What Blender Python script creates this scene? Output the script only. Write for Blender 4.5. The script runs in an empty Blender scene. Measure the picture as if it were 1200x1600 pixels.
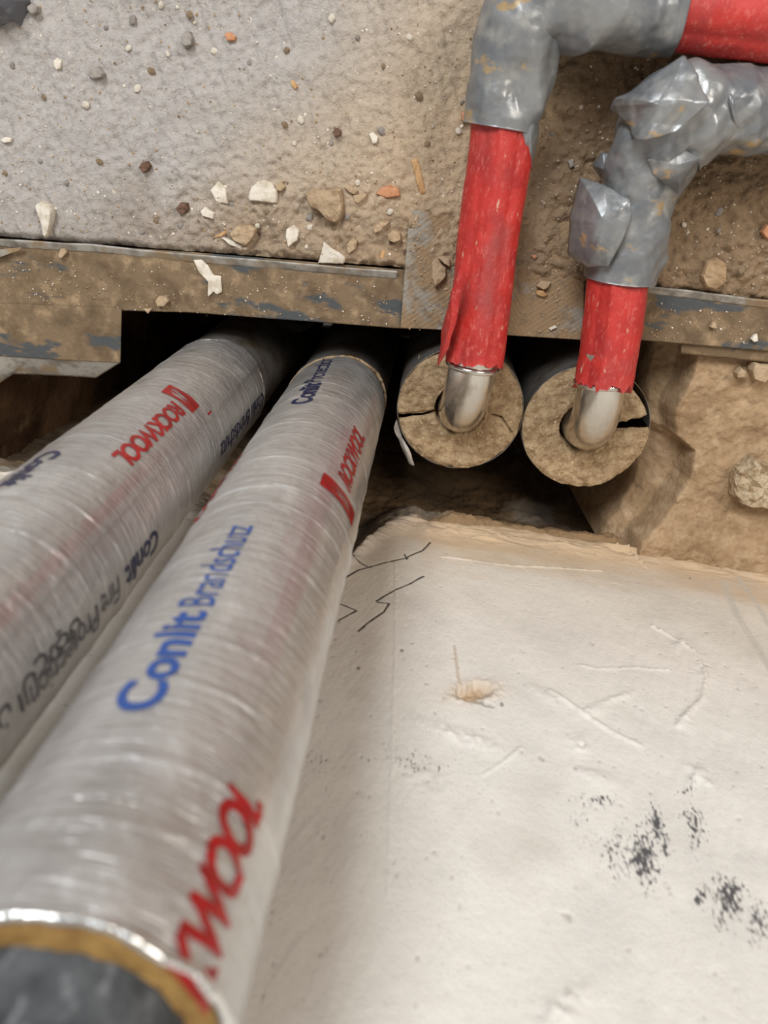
import bpy, bmesh, math, random
import numpy as np
from mathutils import Vector, Matrix

random.seed(7)
RNG = np.random.RandomState(11)
scene = bpy.context.scene
COL = scene.collection

# ------------------------------------------------------------------ camera, world, light
CAM_H, FPX, PITCH, ROLL = 0.46, 1150.0, 0.449, 0.1638
_s, _c = math.sin(PITCH), math.cos(PITCH)
FWD = np.array([0, -_s, -_c]); _u = np.array([0, _c, -_s]); _x = np.array([1., 0, 0])
RIGHT = math.cos(ROLL) * _x + math.sin(ROLL) * _u
UP = -math.sin(ROLL) * _x + math.cos(ROLL) * _u
CAMP = np.array([0, 0, CAM_H])
cam_data = bpy.data.cameras.new('camera')
cam = bpy.data.objects.new('camera', cam_data); COL.objects.link(cam)
cam.matrix_world = Matrix(((RIGHT[0], UP[0], -FWD[0], 0), (RIGHT[1], UP[1], -FWD[1], 0), (RIGHT[2], UP[2], -FWD[2], CAM_H), (0, 0, 0, 1)))
cam_data.sensor_fit = 'VERTICAL'; cam_data.sensor_height = 36.0; cam_data.sensor_width = 27.0
cam_data.lens = FPX / 1600 * 36
cam_data.clip_start = 0.005; cam_data.clip_end = 20
cam_data.dof.use_dof = True; cam_data.dof.focus_distance = 0.47; cam_data.dof.aperture_fstop = 9.5
scene.camera = cam

world = bpy.data.worlds.new('room_light'); scene.world = world; world.use_nodes = True
bg = world.node_tree.nodes['Background']; bg.inputs[0].default_value = (0.95, 0.95, 1.0, 1); bg.inputs[1].default_value = 0.13

def area(name, loc, target, size, power, color):
    l = bpy.data.lights.new(name, 'AREA'); l.shape = 'RECTANGLE'; l.size = size[0]; l.size_y = size[1]
    l.energy = power; l.color = color
    o = bpy.data.objects.new(name, l); COL.objects.link(o); o.location = loc
    o.rotation_euler = (Vector(target) - Vector(loc)).to_track_quat('-Z', 'Y').to_euler()
    return o
area('window_daylight', (-0.72, 1.45, 1.7), (0.0, -0.1, 0.0), (0.75, 0.9), 52, (0.92, 0.96, 1.0))
area('warm_fill', (1.1, 0.95, 1.5), (0.15, -0.2, 0.1), (0.6, 0.6), 19, (1.0, 0.93, 0.85))  # added fill standing in for warm bounce from the right
scene.view_settings.view_transform = 'Standard'; scene.view_settings.look = 'None'
scene.view_settings.exposure = 0.0; scene.view_settings.gamma = 1.0; scene.view_settings.use_curve_mapping = False

# ------------------------------------------------------------------ helpers
def ray(px, py):
    return (px - 600) / FPX * RIGHT - (py - 800) / FPX * UP + FWD
def P(px, py, z=0.0):
    q = ray(px, py); return CAMP + q * ((z - CAM_H) / q[2])
def W(px, py, Y=-0.225):
    q = ray(px, py); return CAMP + q * (Y / q[1])
def lin(c):
    r = []
    for v in c:
        v = v / 255.0; r.append(v / 12.92 if v <= 0.04045 else ((v + 0.055) / 1.055) ** 2.4)
    return tuple(r)

_T = RNG.rand(64, 64, 64).astype(np.float32)
def vnoise(p):
    """value noise of n x 3 points, 0..1"""
    i = np.floor(p).astype(np.int64); f = p - i; f = f * f * (3 - 2 * f); i &= 63; j = (i + 1) & 63
    x0, y0, z0 = i.T; x1, y1, z1 = j.T; fx, fy, fz = f.T
    c = lambda a, b: a + (b - a)
    a = _T[x0, y0, z0] * (1 - fx) + _T[x1, y0, z0] * fx
    b = _T[x0, y1, z0] * (1 - fx) + _T[x1, y1, z0] * fx
    d = _T[x0, y0, z1] * (1 - fx) + _T[x1, y0, z1] * fx
    e = _T[x0, y1, z1] * (1 - fx) + _T[x1, y1, z1] * fx
    return (a * (1 - fy) + b * fy) * (1 - fz) + (d * (1 - fy) + e * fy) * fz
def fbm(p, scale, octv=4, gain=0.5, ridged=False, seed=0.0):
    p = np.asarray(p, float) * scale + seed * 7.31 + 3.3
    s = 0; a = 1.0; t = 0
    for k in range(octv):
        n = vnoise(p) * 2 - 1
        s = s + a * ((1 - 2 * np.abs(n)) if ridged else n); t += a; a *= gain; p = p * 2.03 + 11.7
    return s / t
def crumple(p, f, seed=0):
    """folded-sheet relief, flat facets between sharp creases, about -1..1"""
    r = np.random.RandomState(int(seed) + 5); out = 0; wsum = 0; warp = fbm(p, 16, 2, seed=seed) * .5
    for k in range(3):
        d = r.normal(size=3); d /= np.linalg.norm(d); x = p @ d * f * (1 + .35 * k) + warp + r.rand()
        tri = 2 * np.abs(2 * (x - np.floor(x + .5))) - 1; m = sstep(-.25, .35, fbm(p, 30, 2, seed=seed + 9 + k)); w = 1 / (1 + .35 * k)
        out = out + w * tri * m; wsum += w * .6
    return out / wsum
def sstep(a, b, x):
    t = np.clip((x - a) / (b - a), 0, 1); return t * t * (3 - 2 * t)

def mesh_obj(name, verts, faces, mat, parent=None, smooth=True, attrs=None):
    me = bpy.data.meshes.new(name)
    verts = np.asarray(verts, dtype=np.float32)
    if isinstance(faces, np.ndarray):
        nf, k = faces.shape
        me.vertices.add(len(verts)); me.vertices.foreach_set('co', verts.ravel())
        me.loops.add(nf * k); me.loops.foreach_set('vertex_index', faces.astype(np.int32).ravel())
        me.polygons.add(nf); me.polygons.foreach_set('loop_start', np.arange(0, nf * k, k, dtype=np.int32))
        me.update(calc_edges=True); me.validate()
    else:
        me.from_pydata([tuple(map(float, v)) for v in verts], [], faces)
    me.polygons.foreach_set('use_smooth', [smooth] * len(me.polygons))
    if attrs:
        for k, v in attrs.items():
            v = np.asarray(v, dtype=np.float32)
            if v.ndim == 2:
                a = me.attributes.new(k, 'FLOAT_COLOR', 'POINT'); a.data.foreach_set('color', v.ravel())
            else:
                a = me.attributes.new(k, 'FLOAT', 'POINT'); a.data.foreach_set('value', v)
    me.materials.append(mat)
    o = bpy.data.objects.new(name, me); COL.objects.link(o)
    if parent: o.parent = parent
    return o
def grid_faces(nu, nv, wrap_u=False):
    u = np.arange(nu if wrap_u else nu - 1); v = np.arange(nv - 1)
    U, V = np.meshgrid(u, v, indexing='ij'); U2 = (U + 1) % nu
    return np.stack([U * nv + V, U2 * nv + V, U2 * nv + V + 1, U * nv + V + 1], -1).reshape(-1, 4)
def tag(o, label, cat, group=None):
    o['label'] = label; o['category'] = cat
    if group: o['group'] = group
    return o
def thing(name, label, cat, loc=(0, 0, 0), group=None):
    o = bpy.data.objects.new(name, None); COL.objects.link(o); o.location = loc; o.empty_display_size = 0.02
    return tag(o, label, cat, group)
def adopt(o, root):
    """parent o (built in world coordinates) under a root placed at the base of the thing"""
    o.parent = root; o.matrix_parent_inverse = Matrix.Translation(root.location).inverted(); return o
def solidify(o, t):
    m = o.modifiers.new('thickness', 'SOLIDIFY'); m.thickness = t; m.offset = 0

# ------------------------------------------------------------------ materials
def material(name, base, rough=0.8, metal=0.0, layers=(), bumps=(), attr=None, coat=0.0, rough_var=None, spec=None, sss=0):
    """layers: (colour, noise scale xyz or float, lo, hi, detail) mixed over base; bumps: (kind, scale, strength, distance)"""
    m = bpy.data.materials.new(name); m.use_nodes = True; nt = m.node_tree; N = nt.nodes; L = nt.links
    b = N['Principled BSDF']; b.inputs['Roughness'].default_value = rough; b.inputs['Metallic'].default_value = metal
    if coat: b.inputs['Coat Weight'].default_value = coat; b.inputs['Coat Roughness'].default_value = 0.12
    if spec is not None: b.inputs['Specular IOR Level'].default_value = spec
    tc = N.new('ShaderNodeTexCoord')
    def noise(scale, detail=5, rgh=0.55, off=0.0):
        mp = N.new('ShaderNodeMapping'); L.new(tc.outputs['Object'], mp.inputs[0])
        mp.inputs['Location'].default_value = (off, off * 1.7, off * .6)
        n = N.new('ShaderNodeTexNoise'); L.new(mp.outputs[0], n.inputs['Vector']); n.inputs['Detail'].default_value = detail
        n.inputs['Roughness'].default_value = rgh
        if isinstance(scale, tuple): mp.inputs['Scale'].default_value = scale; n.inputs['Scale'].default_value = 1
        else: n.inputs['Scale'].default_value = scale
        return n.outputs['Fac']
    if attr:
        a = N.new('ShaderNodeAttribute'); a.attribute_name = attr; cur = a.outputs['Color']
    else:
        r = N.new('ShaderNodeRGB'); r.outputs[0].default_value = (*lin(base), 1); cur = r.outputs[0]
    for k, (c, sc, lo, hi, det) in enumerate(layers):
        f = noise(sc, det, 0.6, k * 3.1)
        mr = N.new('ShaderNodeMapRange'); mr.inputs['From Min'].default_value = lo; mr.inputs['From Max'].default_value = hi
        L.new(f, mr.inputs['Value'])
        mx = N.new('ShaderNodeMix'); mx.data_type = 'RGBA'; L.new(mr.outputs[0], mx.inputs[0]); L.new(cur, mx.inputs[6])
        if isinstance(c, float): # multiply tone
            mx.blend_type = 'MULTIPLY'; mx.inputs[7].default_value = (c, c, c, 1)
        else: mx.inputs[7].default_value = (*lin(c), 1)
        cur = mx.outputs[2]
    m['cur'] = 0
    L.new(cur, b.inputs['Base Color'])
    nrm = None
    for k, (sc, st, dist, det) in enumerate(bumps):
        f = noise(sc, det, 0.6, 5 + k * 2.3)
        bp = N.new('ShaderNodeBump'); bp.inputs['Strength'].default_value = st; bp.inputs['Distance'].default_value = dist
        L.new(f, bp.inputs['Height'])
        if nrm: L.new(nrm, bp.inputs['Normal'])
        nrm = bp.outputs[0]
    if nrm: L.new(nrm, b.inputs['Normal'])
    if rough_var:
        f = noise(rough_var[0], 4, .6, 9); mr = N.new('ShaderNodeMapRange'); L.new(f, mr.inputs['Value'])
        mr.inputs['From Min'].default_value = .3; mr.inputs['From Max'].default_value = .7
        mr.inputs['To Min'].default_value = rough_var[1]; mr.inputs['To Max'].default_value = rough_var[2]
        L.new(mr.outputs[0], b.inputs['Roughness'])
    return m

M = {}
M['floor'] = material('rough_screed', (0, 0, 0), .95, attr='tone', spec=.2,
    layers=[(0.72, 260.0, .5, .72, 6), (1.0, 40., .4, .6, 4), ((214, 204, 188), 420.0, .66, .74, 3), ((120, 98, 72), 330.0, .66, .76, 3)],
    bumps=[(900.0, .8, .0012, 6), (300.0, .5, .0018, 5)])
M['plaster'] = material('wall_plaster', (0, 0, 0), .9, attr='tone', spec=.2,
    layers=[(0.9, 30.0, .45, .7, 6), (0.8, 900.0, .60, .72, 4)],
    bumps=[(1400.0, .5, .0006, 5), (320.0, .4, .0009, 6)])
# worn dark smudges on the plaster: patchy flecks where the 'smudge' attribute is high
nt = M['plaster'].node_tree; N = nt.nodes; L = nt.links
b = N['Principled BSDF']; src = b.inputs['Base Color'].links[0].from_socket
at = N.new('ShaderNodeAttribute'); at.attribute_name = 'smudge'
tc = N.new('ShaderNodeTexCoord'); mp = N.new('ShaderNodeMapping'); mp.inputs['Rotation'].default_value = (0, math.radians(-18), 0); mp.inputs['Scale'].default_value = (800, 800, 330)
nz = N.new('ShaderNodeTexNoise'); nz.inputs['Scale'].default_value = 1; nz.inputs['Detail'].default_value = 3
L.new(tc.outputs['Object'], mp.inputs[0]); L.new(mp.outputs[0], nz.inputs['Vector'])
ad = N.new('ShaderNodeMath'); ad.operation = 'MULTIPLY_ADD'; ad.inputs[1].default_value = .375; L.new(at.outputs['Fac'], ad.inputs[0]); L.new(nz.outputs['Fac'], ad.inputs[2])
mr = N.new('ShaderNodeMapRange'); mr.inputs['From Min'].default_value = .72; mr.inputs['From Max'].default_value = .85; L.new(ad.outputs[0], mr.inputs['Value'])
mx = N.new('ShaderNodeMix'); mx.data_type = 'RGBA'; L.new(mr.outputs[0], mx.inputs[0]); L.new(src, mx.inputs[6]); mx.inputs[7].default_value = (*lin((92, 90, 90)), 1)
L.new(mx.outputs[2], b.inputs['Base Color'])

M['mud'] = material('brown_mortar', (168, 140, 108), .95, spec=.2, layers=[((140, 114, 84), 30.0, .4, .65, 6), ((188, 162, 130), 90.0, .5, .75, 6), (0.75, 300., .5, .75, 5)], bumps=[(300.0, .6, .0012, 6), (60.0, .5, .004, 5)])
M['masonry'] = material('shaft_masonry', (134, 102, 74), .95, spec=.15, layers=[((80, 58, 42), 14.0, .4, .65, 6), ((150, 122, 92), 50.0, .55, .8, 6)], bumps=[(200.0, .7, .002, 6), (30.0, .5, .008, 4)])
def foil_mat(name, band):
    m = material(name, (206, 203, 199), .40, .62, layers=[((182, 178, 176), (25., 25., 8.), .45, .65, 4), ((226, 223, 218), (50., 50., 20.), .55, .75, 4)],
        bumps=[((45., 45., 700.), .9, .0009, 3), ((900., 900., 60.), .15, .0004, 2), (110.0, .5, .0020, 4)], rough_var=(60.0, .28, .5), coat=.3)
    nt = m.node_tree; N = nt.nodes; L = nt.links; b = N['Principled BSDF']; src = b.inputs['Base Color'].links[0].from_socket
    at = N.new('ShaderNodeAttribute'); at.attribute_name = 'pink'
    mx = N.new('ShaderNodeMix'); mx.data_type = 'RGBA'; L.new(at.outputs['Fac'], mx.inputs[0]); L.new(src, mx.inputs[6]); mx.inputs[7].default_value = (*lin((178, 112, 112)), 1)
    at2 = N.new('ShaderNodeAttribute'); at2.attribute_name = 'brown_mix'
    mx2 = N.new('ShaderNodeMix'); mx2.data_type = 'RGBA'; L.new(at2.outputs['Fac'], mx2.inputs[0]); L.new(mx.outputs[2], mx2.inputs[6]); mx2.inputs[7].default_value = (*lin((122, 108, 92)), 1)
    L.new(mx2.outputs[2], b.inputs['Base Color'])
    return m
M['foil'] = foil_mat('foil_jacket', True)
M['foil_plain'] = material('dusty_foil', (158, 152, 146), .42, .75, layers=[((128, 112, 92), 60.0, .45, .65, 5)], bumps=[((60., 60., 500.), .4, .0006, 3), (90.0, .4, .0015, 4)])
M['clear_edge'] = material('bright_foil_edge', (226, 224, 220), .25, .8, bumps=[(200.0, .5, .001, 4)])
M['red_print'] = material('red_print', (176, 30, 34), .38, .25, layers=[((150, 26, 30), 90., .4, .6, 4)], bumps=[((38., 38., 760.), .45, .0006, 3)], coat=.3)
M['blue_print'] = material('blue_print', (44, 84, 158), .4, .25, bumps=[((38., 38., 760.), .45, .0006, 3)], coat=.3)
M['navy_print'] = material('navy_print', (38, 44, 84), .4, .25, bumps=[((38., 38., 760.), .45, .0006, 3)], coat=.3)
M['grey_print'] = material('grey_print', (96, 94, 100), .4, .3, coat=.3)
M['black_print'] = material('black_print', (62, 60, 62), .4, .2, coat=.3)
M['wool'] = material('mineral_wool', (176, 150, 116), 1.0, spec=.1, layers=[((144, 118, 88), 160.0, .4, .6, 6), ((196, 172, 138), 500.0, .55, .7, 4), ((214, 200, 172), 300., .70, .76, 2)], bumps=[(700.0, .9, .0012, 6), (160.0, .6, .002, 4)])
M['wool_clean'] = material('clean_mineral_wool', (160, 126, 74), 1.0, spec=.1, layers=[((128, 98, 58), 160.0, .4, .65, 6)], bumps=[(600.0, .8, .001, 6)])
M['steel'] = material('press_steel', (214, 208, 198), .26, .95, layers=[((178, 166, 150), 50.0, .5, .7, 5)], bumps=[(60., .12, .0006, 3)], rough_var=(120., .14, .32))
M['felt'] = material('dark_grey_felt', (96, 98, 100), .9, 0, spec=.2, layers=[((66, 68, 70), 60.0, .4, .6, 4), ((150, 152, 154), (240., 240., 120.), .55, .75, 5)], bumps=[(300., .6, .001, 5)])
M['red'] = material('red_foam_sleeve', (188, 48, 40), .5, 0, layers=[((164, 36, 33), 60., .4, .65, 5), ((200, 92, 82), (500., 180., 500.), .54, .70, 6), ((206, 168, 142), (420., 120., 420.), .655, .72, 5), ((150, 60, 56), (40., 20., 40.), .5, .75, 3)], bumps=[(420., .5, .0007, 5), (90., .4, .0012, 4)], rough_var=(120., .36, .7))
M['tape'] = material('grey_duct_tape', (140, 140, 138), .42, .30, layers=[((116, 118, 120), 40., .4, .6, 4), ((160, 158, 152), 70., .52, .7, 5), ((176, 150, 112), (45., 70., 45.), .61, .65, 6)], bumps=[(55., .6, .0045, 2), (700., .25, .0003, 3), (200., .25, .0006, 4)], rough_var=(90., .22, .5))
M['zinc'] = material('dusty_galvanised_steel', (124, 104, 80), .9, .0, spec=.25,
    layers=[((160, 136, 106), 120., .5, .7, 6), ((100, 82, 62), 70., .45, .66, 6), ((78, 80, 80), (22., 60., 22.), .55, .60, 6)], bumps=[(500., .6, .0007, 6), (120., .4, .001, 5)])
M['zinc_bare'] = material('bare_galvanised_steel', (172, 166, 156), .55, .3, layers=[((132, 126, 116), 90., .45, .6, 5), ((150, 128, 100), 60., .52, .66, 5)], bumps=[(600., .3, .0004, 4)])
M['zinc_grid'] = material('embossed_galvanised_steel', (152, 144, 130), .7, .15, layers=[((150, 124, 92), 34., .44, .50, 6), ((120, 104, 84), 200., .5, .7, 4)], bumps=[(400., .4, .0006, 5)])
M['white_stone'] = material('white_plaster_chip', (222, 212, 196), .9, spec=.2, layers=[((190, 176, 154), 160., .45, .65, 5)], bumps=[(300., .5, .0008, 5)])
M['grey_stone'] = material('grey_stone', (158, 150, 142), .9, spec=.2, layers=[((126, 116, 106), 160., .45, .65, 5)], bumps=[(300., .5, .0008, 5)])
M['tan_stone'] = material('tan_mortar_clod', (182, 158, 128), .95, spec=.2, layers=[((150, 126, 98), 160., .45, .65, 5)], bumps=[(300., .8, .0012, 5)])
M['brick'] = material('orange_brick_chip', (196, 142, 106), .9, spec=.2, layers=[((172, 116, 80), 220., .45, .65, 5)], bumps=[(300., .5, .0008, 5)])
M['rust'] = material('reddish_brown_bit', (112, 86, 70), .9, spec=.2, layers=[((82, 62, 52), 300., .45, .65, 5)], bumps=[(400., .8, .001, 5)])
M['crumbly'] = material('crumbly_mortar', (196, 176, 146), .95, spec=.2, layers=[((150, 124, 92), 120., .45, .62, 6), (.6, 260., .55, .7, 4)], bumps=[(300., .9, .003, 6)])
M['wood'] = material('pale_wood_chip', (190, 150, 102), .7, layers=[((164, 122, 78), (900., 90., 300.), .45, .65, 4)])
M['plastic'] = material('dark_grey_plastic', (92, 92, 96), .28, .1, bumps=[(100., .5, .002, 4)], layers=[((150, 150, 154), 70., .55, .7, 4)])

# ------------------------------------------------------------------ setting
# floor edge (in plan): follows the metal strip
_e = [P(-260, 362), P(0, 380), P(620, 428), P(640, 440), P(900, 452), P(1010, 458), P(1200, 482), P(1500, 520)]
EX = np.array([p[0] for p in _e]); EY = np.array([p[1] for p in _e])
def edge_y(x): return np.interp(x, EX, EY) + .0042
def floor_h(x, y):
    p = np.stack([x, y, np.zeros_like(x)], -1)
    d = y - edge_y(x)
    h = 0.0022 * fbm(p, 14, 4) + 0.0012 * fbm(p, 90, 3, seed=2)
    # lumpy rubble beside the strip, sandy between the red pipes
    lump = sstep(.085, .0, d) * sstep(-.22, -.12, x)
    lump = np.maximum(lump, .75 * sstep(.03, .06, x))
    h += lump * (0.0036 * fbm(p, 120, 4, .6, seed=5) + .0018 * fbm(p, 48, 3, ridged=True, seed=8))
    # trowel ridges running down across the clean screed
    q = np.stack([(x * .93 + y * .42) * 1.0, (x * -.42 + y * .93) * .12, np.zeros_like(x)], -1)
    h += (1 - lump) * 0.0017 * fbm(q, 150, 3, .6, ridged=True, seed=3)
    h += .0015 * fbm(p, 330, 3, .6, seed=9) * (.8 + lump)
    h += 0.004 * sstep(-.001, .004, d) - .001
    return h
def build_floor():
    xs = np.concatenate([np.linspace(-1.2, -.32, 30), np.linspace(-.315, .34, 640), np.linspace(.35, 1.2, 30)])
    vs = np.concatenate([np.linspace(0, .28, 290), np.linspace(.285, 1.3, 50)])
    X, V = np.meshgrid(xs, vs, indexing='ij'); x = X.ravel(); y = edge_y(x) + V.ravel()
    z = floor_h(x, y)
    p = np.stack([x, y, 0 * x], -1)
    g = np.array(lin((180, 173, 166))); t = np.array(lin((188, 164, 134))); br = np.array(lin((134, 110, 84)))  # grey screed and brown dirt, with the cool-to-warm light partly painted in
    f1 = np.clip(sstep(-.16, .0, x - .55 * (y + .02) + .05 * fbm(p, 12, 3)) , 0, 1)
    f2 = sstep(.045, .075, x + .015 * fbm(p, 20, 3)) * .85
    f3 = sstep(.05, 0, V.ravel() + .03 * fbm(p, 30, 4)) * .55 * sstep(-.3, -.1, x)
    c = g[None] * (1 - f1[:, None]) + t[None] * f1[:, None]
    f = np.maximum(f2, f3)[:, None]; c = c * (1 - f) + br[None] * f
    c = c * (1 + .10 * fbm(p, 70, 4, seed=4))[:, None]
    o = mesh_obj('floor', np.stack([x, y, z], -1), grid_faces(len(xs), len(vs)), M['floor'], attrs={'tone': np.concatenate([c, np.ones((len(c), 1))], -1)})
    o['kind'] = 'structure'
build_floor()

WY = -0.225
WE = [W(*p) for p in ((-400, 680), (30, 738), (200, 760), (545, 868), (565, 852), (590, 828), (618, 812), (650, 806), (668, 818), (700, 820), (800, 832), (1000, 858), (1200, 892), (1500, 940))]
def wall_edge(x): return np.interp(x, [p[0] for p in WE], [p[2] for p in WE])
CRACKS = [
 [(672, 848), (660, 860), (640, 868), (634, 872), (606, 878), (580, 884), (560, 890), (538, 902)],
 [(545, 870), (560, 878), (578, 886)],
 [(662, 900), (640, 912), (620, 920), (600, 930), (588, 938)],
 [(590, 940), (608, 942), (600, 955), (575, 972), (560, 985), (548, 1000)],
 [(533, 943), (557, 953), (530, 967)],
 [(538, 998), (543, 1004), (530, 1014), (513, 1020)], [(524, 1024), (505, 1030)],
 [(632, 866), (636, 874)],
]
def build_wall():
    xs = np.concatenate([np.linspace(-1.2, -.36, 22), np.linspace(-.35, -.05, 150), np.linspace(-.0485, .08, 240), np.linspace(.081, .33, 250), np.linspace(.34, 1.2, 20)])
    zs = np.concatenate([np.linspace(-.75, -.46, 10), np.linspace(-.45, -.125, 130), np.linspace(-.12, -.02, 70), np.linspace(-.0195, .13, 290), np.linspace(.131, .36, 220), np.linspace(.37, 1.5, 20)])
    X, Z = np.meshgrid(xs, zs, indexing='ij'); x = X.ravel(); z = Z.ravel()
    p = np.stack([x, 0 * x, z], -1)
    ze = wall_edge(x) + .0035 * fbm(np.stack([x, 0 * x, 0 * x], -1), 60, 3) + .0022 * fbm(p, 140, 3)
    above = sstep(-.0015, .0015, z - ze)
    h = .0012 * fbm(p, 8, 4) + .00045 * fbm(p, 60, 3)
    q = np.stack([(x * .95 + z * .35), 0 * x, (z * .95 - x * .35) * .12], -1)
    h += (.00012 + .00022 * sstep(.06, .16, x)) * fbm(q, 380, 3, ridged=True, seed=2) * sstep(.02, .09, z)
    rough = fbm(p, 45, 5, .6, seed=4); rough2 = fbm(p, 160, 4, .6, seed=6)
    # smeared mortar lip just above the broken edge
    lip = np.exp(-((z - ze - .008) / .012) ** 2) * above
    qq = np.stack([x * .25, 0 * x, z], -1)
    h += lip * (.0040 * fbm(qq, 110, 4, ridged=True, seed=3) + .0018)
    # chipped plaster left of centre shows grey layer under it
    below = 1 - above
    depth = ze - z
    h_b = -.0045 + .0045 * rough + .002 * rough2 - .012 * sstep(.0, .05, depth) - .02 * sstep(.04, .10, depth) + .006 * fbm(p, 22, 3, seed=9)
    ledge_r = sstep(.03, .05, x)
    h_b += ledge_r * (.007 * sstep(.0, .01, depth) * sstep(.05, .02, depth))
    h = h * above + h_b * below
    cream = np.array(lin((220, 208, 192))); white = np.array(lin((228, 223, 214))); brown = np.array(lin((146, 118, 86))); grey = np.array(lin((160, 150, 136)))
    pink = np.array(lin((214, 186, 170))); tan = np.array(lin((200, 172, 138)))
    mixv = sstep(.02, .22, z + .04 * fbm(p, 10, 3)); c = cream[None] * (1 - mixv[:, None]) + white[None] * mixv[:, None]
    def blend(col, f): 
        nonlocal c
        f = np.clip(f, 0, 1)[:, None]; c = c * (1 - f) + col[None] * f
    blend(pink, .5 * sstep(.035, .02, z - ze) * sstep(0, .03, x))
    blend(tan, sstep(.072, .020, (z - ze) + .020 * fbm(qq, 90, 4)) * .95 * sstep(-.03, .05, x))
    blend(brown, sstep(.016, -.004, (z - ze) + .010 * fbm(qq, 90, 4) + .006 * rough) * .85 * sstep(.0, .05, x + .01))
    blend(grey * .9, .8 * sstep(.006, 0, z - ze) * sstep(.04, .0, x))
    gl = sstep(.03, .0, x) * sstep(.035, .02, depth) * below
    bb = below * (1 - gl * .8)
    blend(grey * (1), below * gl); blend(brown, bb)
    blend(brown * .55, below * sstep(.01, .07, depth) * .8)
    # drip stains at the right
    for pts, w in (([(1130, 910), (1150, 960), (1175, 1000), (1205, 1050), (1260, 1130)], .0022), ([(1155, 905), (1180, 940), (1200, 975), (1230, 1010)], .0018)):
        pw = [W(*q_) for q_ in pts]; d = seg_dist(x, z, pw); blend(np.array(lin((190, 182, 170))), sstep(w * 1.4, w * .8, d) * .55)
    for pts in CRACKS:
        pw = [W(*q_) for q_ in pts]; sel = (x > -.06) & (x < .1) & (z > -.03) & (z < .14)
        d = np.full(len(x), 9.); d[sel] = seg_dist(x[sel], z[sel], pw)
        wob = .00022 + .00025 * np.clip(fbm(p, 400, 2, seed=5), -1, 1)
        k = sstep(wob + .00065, wob + .0001, d); h -= k * .0005; blend(np.array(lin((52, 44, 38))), k * .95)
    # gouged hole with torn rim
    def bump_at(px, py, rx, rz, amp, rot=0):
        w = W(px, py); dx = x - w[0]; dz = z - w[2]; a = dx * math.cos(rot) + dz * math.sin(rot); b_ = -dx * math.sin(rot) + dz * math.cos(rot)
        return np.exp(-((a / rx) ** 2 + (b_ / rz) ** 2)) * amp
    g = bump_at(742, 1080, .013, .0065, 1, math.radians(-28)) * (1 + .35 * fbm(p, 120, 3, seed=1))
    gr = fbm(p, 380, 3, .6, ridged=True, seed=3)
    h += -.0045 * sstep(.35, .8, g) + g * .0030 * gr; blend(np.array(lin((176, 146, 110))), g * 1.0 * sstep(-.6, .3, gr + .3))
    hole = bump_at(750, 1097, .0085, .0013, 1, math.radians(10)) ; h -= .005 * sstep(.4, .8, hole); blend(np.array(lin((58, 46, 38))), sstep(.4, .7, hole))
    streak = [W(710, 1010), W(716, 1060), W(722, 1080)]; d = seg_dist(x, z, streak); blend(np.array(lin((196, 178, 156))), sstep(.0012, .0004, d) * .8)
    for (px, py, rx, rz, am, ro) in ((905, 1165, .004, .006, 1, 0), (720, 1150, .018, .004, .8, 15), (650, 1210, .014, .008, .6, 30), (925, 1110, .010, .003, .8, -35), (965, 1090, .010, .002, .7, -35), (1060, 1010, .008, .003, .8, -50), (1098, 1060, .003, .010, .7, 10), (1070, 1130, .004, .006, .6, 30), (880, 1580, .012, .004, .9, -40), (860, 1090, .01, .004, .6, 30), (930, 1215, .009, .006, .8, 20), (1085, 1215, .008, .002, .9, -50)):
        g = bump_at(px, py, rx, rz, am, math.radians(ro)); h += g * (.0016 * fbm(p, 240, 4, .6, ridged=True, seed=px % 7) + .0006)
    for (px, py) in ((1078, 904), (628, 1016), (784, 1101), (560, 1044)):
        g = bump_at(px, py, .0011, .0016, 1); blend(np.array(lin((96, 86, 78))), sstep(.3, .7, g) * .75)
    for pts, w_, am in (([(1020, 980), (1055, 1000), (1085, 1020), (1103, 1060), (1098, 1090), (1075, 1115), (1058, 1135)], .0012, .0011),
                        ([(755, 1210), (790, 1188), (815, 1168)], .0007, .0006), ([(950, 835), (975, 860), (1010, 888)], .0006, .0016), ([(945, 835), (958, 842), (962, 862)], .0006, .0014),
                        ([(905, 1040), (935, 1046), (990, 1044), (1045, 1048)], .0006, .0007), ([(860, 1080), (905, 1110), (950, 1140), (1000, 1165)], .0012, .0009),
                        ([(1080, 1200), (1105, 1225)], .0022, .0008), ([(618, 880), (618, 1000), (612, 1180), (606, 1400)], .0008, .0004), ([(690, 870), (800, 885), (940, 892)], .0009, .0007)):
        d = seg_dist(x, z, [W(*q_) for q_ in pts]); h += am * np.exp(-(d / w_) ** 2) * (.7 + .8 * fbm(p, 300, 3, ridged=True, seed=6))
    pit = sstep(.62, .8, fbm(p, 420, 2, .5, seed=12)); h -= .0007 * pit; blend(np.array(lin((150, 134, 118))), pit * .6)
    blend(np.array(lin((196, 186, 172))), .35 * sstep(.1, .5, fbm(p, 16, 4, seed=15)))
    # worn marks
    sm = np.zeros_like(x)
    for (px, py, rx, rz, am, ro) in ((1005, 1340, .007, .017, 1, 14), (1025, 1290, .004, .012, 1, 14), (960, 1330, .012, .014, .62, 14), (1085, 1290, .006, .016, .80, 16), (930, 1250, .012, .004, .7, -10), (1075, 1235, .008, .004, .6, -30), (1140, 1400, .007, .012, 1.0, 24), (1095, 1405, .003, .008, .9, 24), (1185, 1440, .006, .012, .8, 24), (905, 1290, .008, .010, .45, 0), (1040, 1320, .002, .008, 1, 20), (1125, 1440, .006, .008, .6, 20), (640, 1190, .02, .01, .45, 0), (500, 1190, .01, .01, .4, 0)):
        sm = np.maximum(sm, bump_at(px, py, rx, rz, am, math.radians(ro)))
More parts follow.
